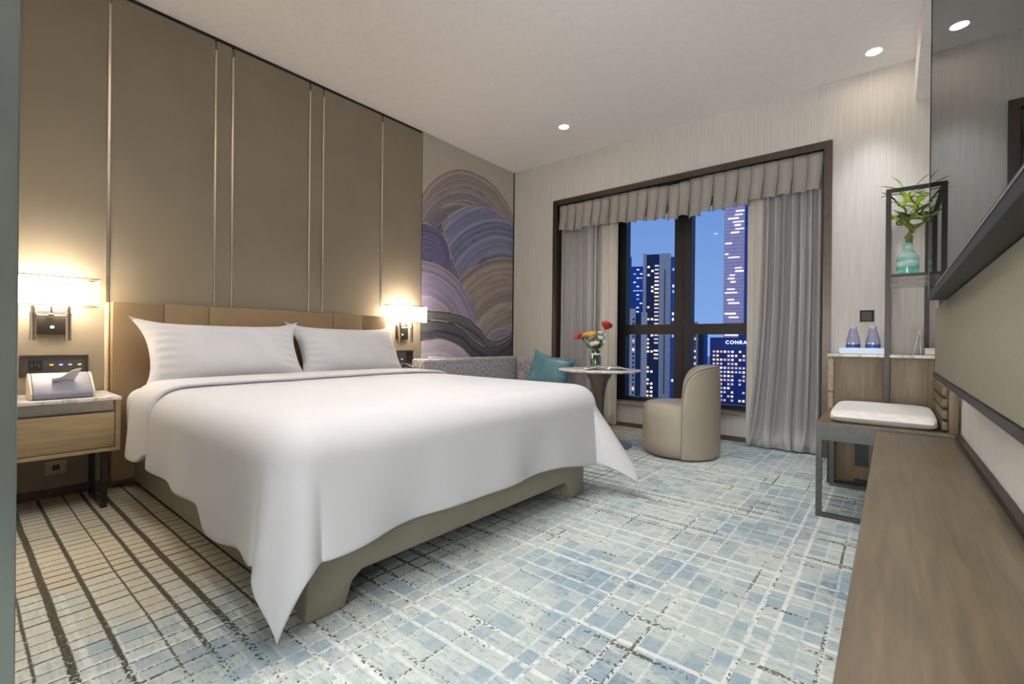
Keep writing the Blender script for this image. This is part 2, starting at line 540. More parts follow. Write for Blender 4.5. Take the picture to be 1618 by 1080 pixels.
# headboard wall with leather panels and metal strips
wl = struct('wall_left', B(XL - .12, XL - .02, YB, YW + .02, 0, H), 'wallc')
SY = [0.570, 1.100, 1.202, 1.733, 1.842, 2.379]
edges = [-0.35] + SY + [2.828]
for a, b in zip(edges[:-1], edges[1:]):
    obj('panel', B(XL - .02, XL, a + .006, b - .006, 0.0, 2.795), 'panel', wl, bev=.002, seg=1)
for y in SY:
    obj('metal_strip', B(XL - .019, XL + .004, y - .0055, y + .0055, 0.03, 2.735), 'chrome', wl)
obj('shadow_gap', B(XL - .019, XL - .008, -.35, 2.828, 2.795, H), 'black', wl)
obj('wallpaper', B(XL - .02, XL - .004, 2.832, 4.185, 0, H), 'mural', wl)
obj('edge_strip', B(XL - .02, XL + .002, 4.185, 4.2, 0, H), 'darkmetal', wl)

# window wall: a framed niche holds the curtains and the window
ww = struct('wall_window', MB().box(XL - .05, -2.82, YW, YW + .17, 0, H).box(-.40, XR + .3, YW, YW + .17, 0, H)
            .box(-2.82, -.40, YW, YW + .17, 2.335, H), 'wallc')
nw = struct('wall_niche', MB().box(-2.9, -.3, 4.37, 4.60, 0, .225)
            .box(-2.95, -2.28, 4.50, 4.60, .225, 2.4).box(-.90, -.25, 4.50, 4.60, .225, 2.4)
            .box(-2.28, -.90, 4.50, 4.60, 2.22, 2.45).box(-2.9, -2.82, 4.37, 4.5, .225, 2.4).box(-.40, -.3, 4.37, 4.5, .225, 2.4).box(-2.9, -.3, 4.36, 4.5, 2.335, 2.42), 'wallc')
tr = struct('trim_2', MB().prism([(-2.866, 0), (-2.866, 2.38), (-.352, 2.38), (-.352, 0), (-.404, 0), (-.404, 2.325), (-2.814, 2.325), (-2.814, 0)], 'y', YW - .025, YW + .16), 'bronze')
struct('baseboard_window', B(-2.82, -.40, 4.355, 4.37, 0, .04), 'brown')
struct('baseboard_left', MB().box(XL, XL + .012, -.3, .55, 0, .05), 'brown')
struct('trim_3', B(-2.82, -.40, 4.335, 4.52, .225, .25), 'sillw', bev=.003)

wn = struct('window_1', MB().box(-2.28, -2.155, 4.50, 4.60, .25, 2.22).box(-.99, -.90, 4.50, 4.60, .25, 2.22)
            .box(-2.155, -.99, 4.50, 4.60, .25, .29).box(-2.155, -.99, 4.50, 4.60, 2.16, 2.22), 'window')
obj('mullion', B(-1.56, -1.485, 4.505, 4.61, .29, 2.16), 'window', wn)
obj('mullion', B(-1.645, -1.56, 4.495, 4.60, .29, 2.16), 'window', wn)
obj('transom', B(-2.155, -1.645, 4.50, 4.595, .935, 1.033), 'window', wn)
obj('transom', B(-1.485, -.99, 4.50, 4.595, .935, 1.033), 'window', wn)
for x0, x1 in ((-2.155, -1.645), (-1.485, -.99)):
    for z0, z1 in ((.29, .935), (1.033, 2.16)):
        obj('pane', B(x0, x1, 4.555, 4.561, z0, z1), 'pane', wn)

# wardrobe end beside the camera
one('wardrobe', B(-1.55, -1.0, -.75, .0655, 0, H), 'satin', 'tall satin grey metal wardrobe end standing before the bedside', 'wardrobe', bev=.003)

struct('wall_blocker_back', B(XL - .02, -1.0, YB, -.76, 0, H), 'wallc')  # unseen wall added to keep the fill light off the bedside
struct('wall_blocker_side', B(XL - .02, -1.5505, -.76, -.12, 0, H), 'wallc')  # its unseen return, added to shade the nightstand and left panels
# mirror, ledge and padded panel on the television wall
mi = thing('wall_mirror', 'tall grey wall mirror above the dark ledge', 'mirror', (.10, .8, 1.012))
obj('glass', B(.10, .106, -.4, 2.18, 1.014, 2.80), 'mirror', mi)
obj('backing', B(.1062, .111, -.4, 2.18, 1.014, 2.80), 'black', mi)
obj('edge_strip', B(.0985, .1062, 2.1805, 2.186, 1.014, 2.80), 'black', mi)
lg = thing('wall_ledge', 'black ledge running under the grey mirror', 'ledge', (.16, .7, .985))
obj('board', B(.088, XR, -.4, 1.88, .986, 1.012), 'ledge', lg, bev=.002)
obj('metal_line', B(.0865, .089, -.4, 1.60, 1.003, 1.006), 'steel', lg)
pn = thing('wall_panel', 'padded beige fabric panel in dark frame above the wooden credenza', 'panel', (.18, .7, .735))
obj('backing', B(.135, XR, -.4, 2.30, .752, .985), 'greymetal', pn)
obj('padding', B(.122, .135, -.4, 2.06, .752, .984), 'beigepanel', pn, bev=.003)
obj('end_stile', B(.124, .1345, 2.072, 2.30, .752, .984), 'beigepanel', pn, bev=.002)
obj('bottom_rail', B(.120, .136, -.4, 2.30, .735, .751), 'darkmetal', pn)

# ------------------------------------------------------------------ downlights (fixtures with their own lamp)
def downlight(x, y, power, label, group=None, size=110, r=.03, col=NEUTRAL, blend=.6):
    t = thing('downlight', label, 'downlight', (x, y, H - .006), group)
    obj('trim_ring', MB().lathe([(.052, H - .006), (.046, H - .006), (.040, H + .001), (.052, H + .001), (.052, H - .006)], x, y, 28, False), 'ceiling', t, smooth=True)
    obj('lens', MB().lathe([(.0, H - .003), (.041, H - .003)], x, y, 24), 'spotlens', t)
    ld = bpy.data.lights.new('downlight_lamp', 'SPOT')
    ld.energy = power; ld.spot_size = math.radians(size); ld.spot_blend = blend
    ld.shadow_soft_size = r; ld.color = col
    l = bpy.data.objects.new('downlight_lamp', ld); COL.objects.link(l)
    l.location = (0, 0, -.012); l.parent = t
    return t

downlight(-.107, 3.93, 60, 'recessed ceiling downlight above the marble topped cabinet', size=62, blend=1.0, col=(.93, .97, 1.0))
downlight(-2.337, 3.566, 46, 'recessed ceiling downlight above the round table', size=76, blend=1.0)
for (x, y, p) in ((-1.85, .85, 27), (-1.75, 1.95, 32), (-1.50, 1.40, 36), (-.55, 2.30, 34), (-1.15, .25, 38), (-.45, .95, 16), (-2.45, .42, 14)):
    downlight(x, y, p, 'round recessed downlight over the bed and the open carpet', 'ceiling downlights in rows')

# ================================================================== BED
bed = thing('bed', 'wide leather bed base with tan headboard and short block feet', 'bed', (-2.35, 1.475, 0))
# platform: rails with a cut-out between block feet
def rail_poly(a0, a1):
    pts = [(a0, 0), (a0, .30), (a1, .30), (a1, 0), (a1 - .13, 0), (a1 - .155, .075), (a1 - .19, .098)]
    pts += [(a0 + .19, .098), (a0 + .155, .075), (a0 + .13, 0)]
    return pts
obj('foot_rail', MB().prism(rail_poly(.675, 2.275), 'x', -1.40, -1.33), 'bedlea', bed, bev=.012, seg=3)
obj('side_rail', B(-3.33, -1.395, .675, .745, .03, .30), 'bedlea', bed, bev=.012, seg=3)
obj('side_rail', B(-3.33, -1.395, 2.205, 2.275, .03, .30), 'bedlea', bed, bev=.012, seg=3)
obj('slat_deck', B(-3.33, -1.40, .745, 2.205, .24, .30), 'black', bed)
obj('foot_block', B(-1.52, -1.40, .69, .81, 0, .10), 'bedlea', bed, bev=.008)
obj('foot_block', B(-1.52, -1.40, 2.14, 2.26, 0, .10), 'bedlea', bed, bev=.008)
obj('foot_block', B(-3.3, -3.2, .70, .80, 0, .03), 'black', bed)
obj('foot_block', B(-3.3, -3.2, 2.15, 2.25, 0, .03), 'black', bed)
hs = [.575, .81, 1.045, 1.885, 2.14, 2.365]
for a, b in zip(hs[:-1], hs[1:]):
    obj('headboard_panel', B(-3.418, -3.335, a + .001, b - .001, .05, 1.048), 'headlea', bed, bev=.004, seg=2)
obj('headboard_edge', B(-3.428, -3.395, .556, .574, .05, 1.045), 'headedge', bed, bev=.006)
obj('headboard_edge', B(-3.428, -3.395, 2.366, 2.384, .05, 1.045), 'headedge', bed, bev=.006)

mat_mb = B(-3.33, -1.43, .625, 2.335, .302, .568)
one('mattress', mat_mb, 'white', 'thick mattress in a white fitted sheet on the bed', 'mattress', bev=.075, seg=5)

# duvet: a smooth sheet laid over the mattress, its corners hanging as tails
RD = .125
def drape(s, fl):
    q = RD * PI / 2
    if s <= 0: return 0.0, 0.0
    if s < q: return RD * math.sin(s / RD), RD * (1 - math.cos(s / RD))
    return RD + (s - q) * math.sin(fl), RD + (s - q) * math.cos(fl)
ZT = .600
def sheet(x0, xf, ya, yb, Lf, Ll, Lr, lift, nu_top, nu_foot, nside=26, ntop=46):
    us = [('t', x0 + (xf - x0) * i / nu_top) for i in range(nu_top + 1)] + [('s', (i + 1) / nu_foot) for i in range(nu_foot)]
    vs = [('l', 1 - i / nside) for i in range(nside)] + [('t', ya + (yb - ya) * i / ntop) for i in range(ntop + 1)] + [('r', (i + 1) / nside) for i in range(nside)]
    mb = MB(); P = []
    for ku, u in us:
        row = []
        for kv, v in vs:
            x = u if ku == 't' else xf
            y = v if kv == 't' else (ya if kv == 'l' else yb)
            s = Lf(y) * u if ku == 's' else 0.0
            t = 0.0 if kv == 't' else (Ll(x) if kv == 'l' else Lr(x)) * v
            if kv == 'l' and ku == 's': t = Ll(xf) * v
            rho = math.hypot(s, t)
            crown = .016 * (1 - ((x + 2.1) / .9) ** 2 * .4) * (1 - ((y - 1.48) / .85) ** 4) + .003 * math.sin(5 * x + 2) * math.sin(4 * y)
            z = ZT + lift + (crown if rho == 0 else .0)
            if rho > 0:
                th = math.atan2(t, s)
                sn = math.sin(2 * th)
                if kv == 'l':
                    fl = .035 + .17 * sn ** 1.5; psi = th
                else:
                    fl = .05 + .52 * max(sn, 0) ** 1.3; psi = (PI / 2) * (th / (PI / 2)) ** (2.1 if kv == 'r' else 1)
                o_, d_ = drape(rho, fl)
                k = max(0, d_ - .12)
                # soft vertical folds that grow towards the hem
                wv = 0.0
                if sn < .02:
                    c = x if s == 0 else y
                    wv = k * (.045 * math.sin(9.0 * c + 1.3) + .025 * math.sin(17 * c))
                else:
                    wv = k * .10 * math.sin(5.5 * th + (.6 if kv == 'l' else 2.0)) * sn
                o_ += wv
                sg = -1 if kv == 'l' else 1
                x += o_ * math.cos(psi); y += sg * o_ * math.sin(psi); z -= d_
            row.append(len(mb.v)); mb.v.append((x, y, max(z, .012)))
        P.append(row)
    for i in range(len(P) - 1):
        for j in range(len(P[0]) - 1):
            mb.f.append((P[i][j], P[i + 1][j], P[i + 1][j + 1], P[i][j + 1]))
    return mb
duv = thing('duvet', 'smooth white duvet draped over the bed with corner tails', 'duvet', (-2.0, 1.48, .2))
Lf = lambda y: .455 + .03 * smooth01(1.0, .7, y) * 0 + .02 * (1 - smooth01(.70, 1.0, y)) + .05 * smooth01(1.9, 2.28, y)
Ll = lambda x: .425 + .085 * smooth01(-1.93, -1.84, x) - .03 * smooth01(-1.75, -1.5, x)
Lr = lambda x: .44
obj('cover', sheet(-2.60, -1.405, .695, 2.285, Lf, Ll, Lr, 0.006, 44, 26), 'white', duv, smooth=True, solid=.018, sub=1)
obj('turned_back_edge', sheet(-2.90, -2.56, .69, 2.29, lambda y: 0, lambda x: .44 - .06 * smooth01(-2.75, -2.56, x), lambda x: .40, .030, 14, 0), 'white', duv, smooth=True, solid=.022, sub=1)

# pillows
def pillow(name, W, Hh, T, c, lean, label, cat, mat='white', yaw=0.0, roll=0.0, ear=.05, group=None, n=34):
    mb = MB()
    rot = Matrix.Rotation(yaw, 3, 'Z') @ Matrix.Rotation(-lean, 3, 'Y') @ Matrix.Rotation(roll, 3, 'X')
    for side in (1, -1):
        def fn(a, b):
            u, v = 2 * a - 1, 2 * b - 1
            yy = W / 2 * u * (1 - .07 * (1 - v * v) * abs(u) ** 3) * (1 + ear * abs(u * v) ** 5)
            zz = Hh / 2 * v * (1 - .10 * (1 - u * u) * abs(v) ** 3) * (1 + ear * 2.2 * abs(u * v) ** 5)
            th = T / 2 * ((1 - abs(u) ** 3.2) * (1 - abs(v) ** 2.6)) ** .55
            th *= 1 + .05 * math.sin(7 * u + 3 * v) * (abs(u) > .3)
            wr = .006 * math.sin(26 * (v + .3 * u)) * smooth01(.55, .9, abs(u)) * (1 - abs(u) ** 6)
            return Vector(c) + rot @ Vector((side * (th + wr), yy, zz))
        mb.grid(fn, n, n)
    o = one(name, mb, mat, label, cat, group, smooth=True)
    return o
pillow('pillow', .86, .41, .19, (-3.125, 1.095, .755), math.radians(30), 'plump white pillow by the nightstand with the tissue box', 'pillow', ear=.09)
pillow('pillow', .84, .41, .19, (-3.170, 1.945, .755), math.radians(28), 'plump white pillow on the side of the bed by the mural', 'pillow', ear=.09)

# ================================================================== BEDSIDE
def nightstand(y0, y1, label, full=True):
    t = thing('nightstand', label, 'nightstand', (-3.2, (y0 + y1) / 2, 0))
    xf, xb = -3.0, -3.40
    obj('top', B(xb, xf + .004, y0 - .004, y1 + .004, .536, .553), 'marble', t, bev=.002)
    obj('side_panel', B(xb, xf, y0, y0 + .02, .285, .536), 'oak', t)
    obj('side_panel', B(xb, xf, y1 - .02, y1, .285, .536), 'oak', t)
    obj('bottom_panel', B(xb, xf, y0 + .02, y1 - .02, .285, .303), 'oak', t)
    obj('metal_recess', B(xb, xf - .025, y0 + .02, y1 - .02, .474, .534), 'steel', t)
    d = obj('drawer', B(xb + .02, xf - .002, y0 + .023, y1 - .023, .306, .478), 'oak', t, bev=.0015)
    obj('drawer_pull', B(xf - .012, xf - .002, y0 + .023, y1 - .023, .478, .482), 'greymetal', d)
    for y in (y0 + .04, y1 - .07):
        fr = obj('leg_frame', MB().box(xf - .05, xf - .025, y, y + .025, 0, .285).box(xb + .04, xb + .065, y, y + .025, 0, .285)
                 .box(xb + .065, xf - .05, y, y + .025, 0, .02), 'darkmetal', t)
    return t
nightstand(-.06, .553, 'oak nightstand with one drawer and marble top holding the tissue box')
nightstand(2.40, 2.66, 'narrow oak nightstand half hidden behind the pillow near the mural')

tb = thing('tissue_box', 'wedge shaped grey tissue box on the nightstand', 'tissue box', (-3.13, .35, .553))
prof = [(-3.05, .555), (-3.045, .58), (-3.055, .593), (-3.155, .668), (-3.19, .672), (-3.225, .655), (-3.23, .555)]
obj('cover', MB().prism(prof, 'y', .247, .455), 'tissueb', tb, bev=.006, seg=3)
obj('end_cap', MB().prism(prof, 'y', .238, .2468), 'tissuee', tb, bev=.002)
obj('end_cap', MB().prism(prof, 'y', .4552, .464), 'tissuee', tb, bev=.002)
def tfn(a, b):
    y = .318 + .075 * a; q = .5 + .5 * b
    return (-3.118 + .035 * b + .006 * math.sin(9 * a), y + .03 * b * (a - .2), .634 + .052 * b * (.35 + .8 * a) - .008 * math.sin(6 * a) * b)
obj('tissue', MB().grid(tfn, 10, 8), 'paper', tb, smooth=True, solid=.002)

def sconce(y, label):
    t = thing('wall_lamp', label, 'wall lamp', (XL, y, .83), None)
    obj('backplate', B(XL + .001, XL + .022, y - .05, y + .075, .86, .985), 'darkmetal', t, bev=.002)
    for k in (-.065, .065):
        rd = obj('rod', MB().lathe([(.013, .83), (.013, .957), (.0155, .958), (.0155, .972), (.010, .973), (.010, 1.01)], XL + .085, y + k, 16), 'steel', t, smooth=True)
    obj('cross_bar', MB().tube([(XL + .085, y - .065, .958), (XL + .085, y + .065, .958)], .005), 'steel', t, smooth=True)
    obj('knob', MB().lathe([(.010, .945), (.013, .95), (.013, .966), (.006, .969), (.006, 1.01)], XL + .085, y, 14), 'steel', t, smooth=True)
    obj('arm', MB().tube([(XL + .02, y, .958), (XL + .085, y, .958)], .008), 'steel', t, smooth=True)
    obj('reading_button', MB().tube([(XL + .021, y + .01, .90), (XL + .028, y + .01, .90)], .008), 'paper', t)
    obj('diffuser', B(XL + .035, XL + .135, y - .145, y + .145, 1.018, 1.148), 'lampin', t, bev=.02, seg=3)
    sh = obj('shade', MB().prism([(XL + .018, y - .175), (XL + .018, y + .175), (XL + .16, y + .175), (XL + .16, y - .175)], 'z', 1.01, 1.155), 'lampout', t)
    me = sh.data
    bm = bmesh.new(); bm.from_mesh(me)
    bmesh.ops.delete(bm, geom=[f for f in bm.faces if abs(f.normal.z) > .9], context='FACES')
    bm.to_mesh(me); bm.free()
    for z in (1.008, 1.154):
        obj('shade_rim', MB().prism([(XL + .016, y - .177), (XL + .016, y + .177), (XL + .162, y + .177), (XL + .162, y - .177),
            (XL + .016, y - .177), (XL + .020, y - .173), (XL + .158, y - .173), (XL + .158, y + .173), (XL + .020, y + .173), (XL + .020, y - .173)][:4], 'z', z, z + .0015) if False else
            MB().box(XL + .016, XL + .020, y - .177, y + .177, z, z + .004).box(XL + .158, XL + .162, y - .177, y + .177, z, z + .004)
            .box(XL + .016, XL + .162, y - .177, y - .173, z, z + .004).box(XL + .016, XL + .162, y + .173, y + .177, z, z + .004), 'darkmetal', t)
    return t
sconce(.335, 'lit wall lamp above the nightstand with the tissue box')
sconce(2.585, 'lit wall lamp beside the mural')

sp = thing('socket_panel', 'recessed dark socket and switch panel behind the tissue box', 'switch panel', (XL, .36, .645))
obj('frame', MB().box(XL, XL + .008, .228, .49, .742, .752).box(XL, XL + .008, .228, .49, .640, .650).box(XL, XL + .008, .228, .238, .65, .742).box(XL, XL + .008, .48, .49, .65, .742), 'bronze', sp)
obj('plate', B(XL + .0005, XL + .004, .238, .48, .65, .742), 'cabdark', sp)
so = obj('socket', B(XL + .004, XL + .007, .262, .312, .672, .725), 'black', sp)
obj('socket_hole', MB().box(XL + .007, XL + .0074, .270, .276, .690, .706).box(XL + .007, XL + .0074, .284, .290, .700, .712).box(XL + .007, XL + .0074, .296, .302, .690, .706), 'greymetal', so)
for i, (yy, c) in enumerate(((.346, (236, 170, 80)), (.382, (150, 170, 255)), (.418, (150, 170, 255)), (.455, (236, 190, 110)))):
    obj('switch_icon', B(XL + .004, XL + .0055, yy - .007, yy + .007, .697, .704), glow('switch_glow_%d' % i, c, 1.0), sp)
wp = thing('switch_plate', 'dark switch plate on the wall below the lamp by the mural', 'switch plate', (XL, 2.64, .64))
obj('plate', B(XL, XL + .008, 2.552, 2.732, .642, .758), 'bronze', wp, bev=.002)
obj('insert', B(XL + .008, XL + .010, 2.565, 2.64, .658, .742), 'cabdark', wp)
obj('socket', B(XL + .008, XL + .011, 2.655, 2.72, .658, .742), 'black', wp)
obj('switch_icon', B(XL + .010, XL + .0115, 2.595, 2.61, .674, .684), glow('switch_glow', (200, 210, 255), 1.0), wp)
ol = thing('wall_outlet', 'ivory wall outlet under the nightstand', 'outlet', (XL, .365, .12))
obj('plate', B(XL, XL + .008, .325, .407, .12, .19), 'outlet', ol, bev=.002)
obj('socket', B(XL + .008, XL + .009, .352, .380, .142, .17), 'black', ol)

ph = thing('telephone', 'dark bedside telephone beside the far pillow', 'telephone', (-3.15, 2.53, .553))
obj('body', MB().prism([(-3.06, .554), (-3.06, .575), (-3.24, .625), (-3.24, .554)], 'y', 2.45, 2.60), 'black', ph, bev=.004)
obj('handset', MB().tube([(-3.07, 2.475, .60), (-3.10, 2.475, .617), (-3.20, 2.475, .642), (-3.23, 2.475, .638)], [.014, .012, .012, .014]), 'cabdark', ph, smooth=True)

# ================================================================== CORNER SOFA
sf = thing('corner_sofa', 'grey tweed corner sofa under the mural', 'sofa', (-3.1, 3.5, 0))
obj('base', MB().box(-3.40, -2.72, 2.74, 4.15, .04, .26).box(-2.72, -2.62, 3.55, 4.15, .04, .26), 'tweed', sf, bev=.01)
obj('seat', B(-3.22, -2.70, 2.74, 3.50,   .262, .36), 'tweed', sf, bev=.03, seg=4)
obj('seat', B(-3.22, -2.62, 3.505, 3.99,   .262, .36), 'tweed', sf, bev=.03, seg=4)
obj('backrest', B(-3.415, -3.225, 2.70, 4.185, .20, .682), 'tweed', sf, bev=.025, seg=4)
obj('backrest', B(-3.22, -2.60, 3.995, 4.17, .20, .680), 'tweed', sf, bev=.025, seg=4)
pillow('throw_cushion', .42, .36, .14, (-2.58, 3.72, .548), math.radians(24), 'teal satin throw cushion on the corner sofa', 'cushion', 'tealfab', yaw=math.radians(-68), roll=math.radians(-14), ear=.06)
nc = thing('remote_control', 'small white remote control lying behind the bed on the sofa back', 'remote', (-3.32, 2.95, .683))
obj('body', B(-3.35, -3.30, 2.84, 3.02, .6835, .697), 'paper', nc, bev=.004)
obj('keypad', B(-3.343, -3.307, 2.93, 3.0, .697, .699), 'black', nc)

# ================================================================== TABLE, FLOWERS, MAGAZINE
TX, TY, TZ = -1.885, 3.45, .625
tt = thing('tulip_table', 'round marble pedestal table by the window', 'table', (TX, TY, 0))
obj('top', MB().lathe([(0, TZ - .022), (.20, TZ - .022), (.325, TZ - .018), (.338, TZ - .008), (.338, TZ - .003), (.334, TZ), (0, TZ)], TX, TY, 56), 'tabletop', tt, smooth=True)
obj('stem', MB().lathe([(.0, TZ - .023), (.125, TZ - .023), (.105, TZ - .045), (.072, TZ - .10), (.052, TZ - .17), (.044, TZ - .26), (.042, .20), (.048, .10), (.07, .05), (.12, .028), (.0, .028)][::-1], TX, TY, 32), 'tablestem', tt, smooth=True)
obj('base', MB().lathe([(0, 0), (.27, 0), (.27, .008), (.25, .016), (.12, .03), (0, .03)], TX, TY, 48), 'tablestem', tt, smooth=True)

VX, VY = TX - .045, TY + .02
va = thing('flower_vase', 'clear glass jar vase of cut flowers on the table', 'vase', (VX, VY, TZ))
obj('glass', MB().lathe([(.0, TZ + .001), (.040, TZ + .002), (.044, TZ + .02), (.044, TZ + .10), (.034, TZ + .125), (.037, TZ + .155), (.034, TZ + .155), (.031, TZ + .125), (.040, TZ + .098), (.040, TZ + .02), (.0, TZ + .008)], VX, VY, 28), 'jar', va, smooth=True)
obj('water', MB().lathe([(0, TZ + .009), (.0385, TZ + .021), (.0385, TZ + .09), (0, TZ + .09)], VX, VY, 24), 'water', va, smooth=True)
obj('ribbon', MB().lathe([(.0355, TZ + .118), (.038, TZ + .122), (.038, TZ + .128), (.0355, TZ + .131)], VX, VY, 24, False), 'whitep', va, smooth=True)
def petal_ball(c, r, n, mat, parent, layers=3, up=(0, 0, 1)):
    """bloom of overlapping cupped petals, one mesh per petal"""
    rot = Vector((0, 0, 1)).rotation_difference(Vector(up).normalized()).to_matrix()
    for L in range(layers):
        k = n - L
        for i in range(k):
            a0 = 2 * PI * i / k + L * .5
            rr = r * (1 - .28 * L)
            def fn(a, b):
                th = a0 + (a - .5) * (2.6 * PI / k); q = b
                rad = rr * (.25 + .95 * math.sin(q * 1.75)); zz = r * (-.7 + 1.5 * q + .12 * L) - rr * .25 * abs(a - .5) * 2 * q
                return Vector(c) + rot @ Vector((rad * math.cos(th), rad * math.sin(th), zz))
            obj('petal', MB().grid(fn, 5, 5), mat, parent, smooth=True, solid=.001)
def flower(name, tip, r, mat, label, n=6, layers=3, bend=(0, 0), group=None, leaves=True):
    root = Vector((VX + bend[0] * .1, VY + bend[1] * .1, TZ + .03)); tip = Vector(tip)
    t = thing(name, label, 'flower', tuple(root), group)
    neck = Vector((VX + .35 * (tip.x - VX) * .6, VY + .35 * (tip.y - VY) * .6, TZ + .15))
    pts = [root.lerp(neck, i / 4) for i in range(5)] + [neck.lerp(tip, i / 4) + Vector((0, 0, .012 * math.sin(PI * i / 4))) for i in range(1, 5)]
    obj('stem', MB().tube(pts, .0028, 6), 'leafd', t, smooth=True)
    d = (tip - neck).normalized()
    petal_ball(tip + d * r * .4, r, n, mat, t, layers, d)
    if leaves:
        for q in (.2, .4, .6, .75):
            p = neck.lerp(tip, q); s = random.choice((-1, 1))
            side = Vector((random.uniform(-1, 1), random.uniform(-1, 1), .5)).normalized()
            def lf(a, b): return p + side * .055 * a + side.cross(Vector((0, 0, 1))) * (.019 * (b - .5) * 2 * math.sin(PI * min(.98, a + .05))) + Vector((0, 0, -.012 * a * a))
            obj('leaf', MB().grid(lf, 6, 3), 'leafd', t, smooth=True)
    return t
rx, ry = .773, .634       # direction along the window side of the table
def off(a, z, dpt=0): return (VX + rx * a - .634 * dpt, VY + ry * a + .773 * dpt, TZ + z)
flower('rose', off(.082, .345), .040, 'red', 'tall dark red rose standing highest in the vase', 7, 3)
flower('rose', off(-.135, .262), .031, 'pink', 'small pinkish red rose leaning out over the table edge', 6, 3)
flower('chrysanthemum', off(-.035, .27, -.02), .034, 'yellow', 'yellow bloom in the middle of the flower vase', 10, 3)
flower('chrysanthemum', off(-.075, .272, .02), .026, 'yellow', 'smaller yellow bloom beside the pinkish rose', 10, 3)
for i, (a, z, dd) in enumerate(((.03, .25, -.03), (.06, .215, -.02), (.0, .21, -.04), (-.03, .20, -.03), (.035, .29, .0), (.07, .27, .02))):
    flower('filler_flower', off(a, z, dd), .021, 'whitep', 'small white filler blossom with green leaves in the flower vase', 6, 2, group='white filler blossoms in the vase')

mg = thing('magazine', 'open magazine with printed photographs lying on the table', 'magazine', (TX + .1, TY - .05, TZ))
def mpt(a, b, z): # a along the spread, b across
    ca, sa = math.cos(math.radians(33)), math.sin(math.radians(33))
    return (TX + .085 + ca * a - sa * b, TY - .03 + sa * a + ca * b, TZ + z)
def page(s):
    def fn(a, b):
        q = s * a * .18
        return mpt(q, (b - .5) * .22, .005 + .026 * math.sin(PI * a ** .6) * (1.0 if s < 0 else .9) + .002)
    return fn
for s in (-1, 1):
    pg = obj('page', MB().grid(page(s), 10, 4), 'paper', mg, smooth=True, solid=.004)
    def ph_(a, b, s=s):
        v = page(s)(.15 + .72 * a, .08 + .62 * b); return (v[0], v[1], v[2] + .0012)
    obj('photograph', MB().grid(ph_, 6, 4), 'photo', pg, smooth=True)

# ================================================================== BARREL STOOL
CX, CY, SR = -1.255, 3.585, .28
st = thing('barrel_chair', 'low beige leather barrel chair with curved back by the window', 'chair', (CX, CY, 0))
obj('seat', MB().lathe([(0, .012), (SR - .03, .012), (SR - .005, .05), (SR, .12), (SR - .004, .30), (SR - .012, .375), (SR - .03, .392), (SR - .10, .402), (0, .404)], CX, CY, 56), 'stool', st, smooth=True)
obj('foot_ring', MB().lathe([(0, 0), (SR - .05, 0), (SR - .05, .012), (0, .012)], CX, CY, 40), 'black', st)
bdir = math.atan2(.33, .944)
def back_shell():
    mb = MB(); nA, half = 41, math.radians(88)
    rows = []
    for i in range(nA):
        q = -1 + 2 * i / (nA - 1)
        a = bdir + half * q
        top = .40 + .285 * max(0.0, 1 - abs(q) ** 5) ** .42
        if abs(q) > .999: top = .40
        prof = []
        R1, R0 = SR + .006, SR - .085
        for z in (.014, .06, .20, .34): prof.append((R1 + (.0 if z > .02 else -.008), z))
        for k in range(1, 5): prof.append((R1 - .01 * (k / 4) ** 2, .34 + (top - .03 - .34) * k / 4))
        for k in range(9):
            an = PI * k / 8
            prof.append(((R1 + R0) / 2 + (R1 - R0) / 2 * math.cos(an) * .95 - .005, top - .03 + .03 * math.sin(an)))
        prof.append((R0, .41)); prof.append((R0, .395))
        rows.append([(CX + r * math.cos(a), CY + r * math.sin(a), z) for r, z in prof])
    n = len(rows[0]); b = 0
    for r in rows: mb.v += r
    for i in range(nA - 1):
        for j in range(n - 1):
            mb.f.append((i * n + j, (i + 1) * n + j, (i + 1) * n + j + 1, i * n + j + 1))
    mb.f.append(tuple(range(n))); mb.f.append(tuple((nA - 1) * n + j for j in reversed(range(n))))
    return mb
bk = obj('backrest', back_shell(), 'stool', st, smooth=True)
pp = []
for i in range(61):
    q = -1 + 2 * i / 60
    top = .40 + .285 * max(0.0, 1 - abs(q) ** 5) ** .42
    an = bdir + math.radians(88) * q
    pp.append((CX + (SR - .006) * math.cos(an), CY + (SR - .006) * math.sin(an), top - .008))
ea, eb = bdir - math.radians(88), bdir + math.radians(88)
pp = [(CX + (SR + .006) * math.cos(ea), CY + (SR + .006) * math.sin(ea), z) for z in (.03, .15, .28, .37)] + pp + [(CX + (SR + .006) * math.cos(eb), CY + (SR + .006) * math.sin(eb), z) for z in (.37, .28, .15, .03)]
obj('piping', MB().tube(pp, .0035, 6), 'bedlea', bk, smooth=True)

# ================================================================== CURTAINS
def cloth(x0, x1, yc, z0, z1, n, amp, flare=0.0, seed=1, lean=0.0, ny=22, pool=0.0):
    rnd = random.Random(seed)
    ph_ = [rnd.uniform(-.6, .6) for _ in range(n + 2)]
    nu = n * 12 + 1
    def fn(a, b):
        z = z1 + (z0 - z1) * b
        q = a * n; i = int(q)
        p = ph_[i] * (1 - (q - i)) + ph_[i + 1] * (q - i)
        w = math.sin(2 * PI * q + p)
        w = math.copysign(abs(w) ** .8, w)
        am = amp * (.75 + .35 * b + .3 * p * .5)
        x = x0 + (x1 - x0) * a + lean * b ** 3 * (1 - a) + .010 * math.sin(4 * PI * q)
        yy = yc + am * w - flare * b ** 4 * (.5 + .5 * math.sin(2 * PI * q))
        if pool and b > .9: 
            k = (b - .9) / .1
            x += pool * k * k * .25 * math.sin(2 * PI * q + 1.0); yy -= pool * k * k * (.4 + .4 * math.sin(2 * PI * q))
        return (x, yy, z)
    return MB().grid(fn, nu, ny)
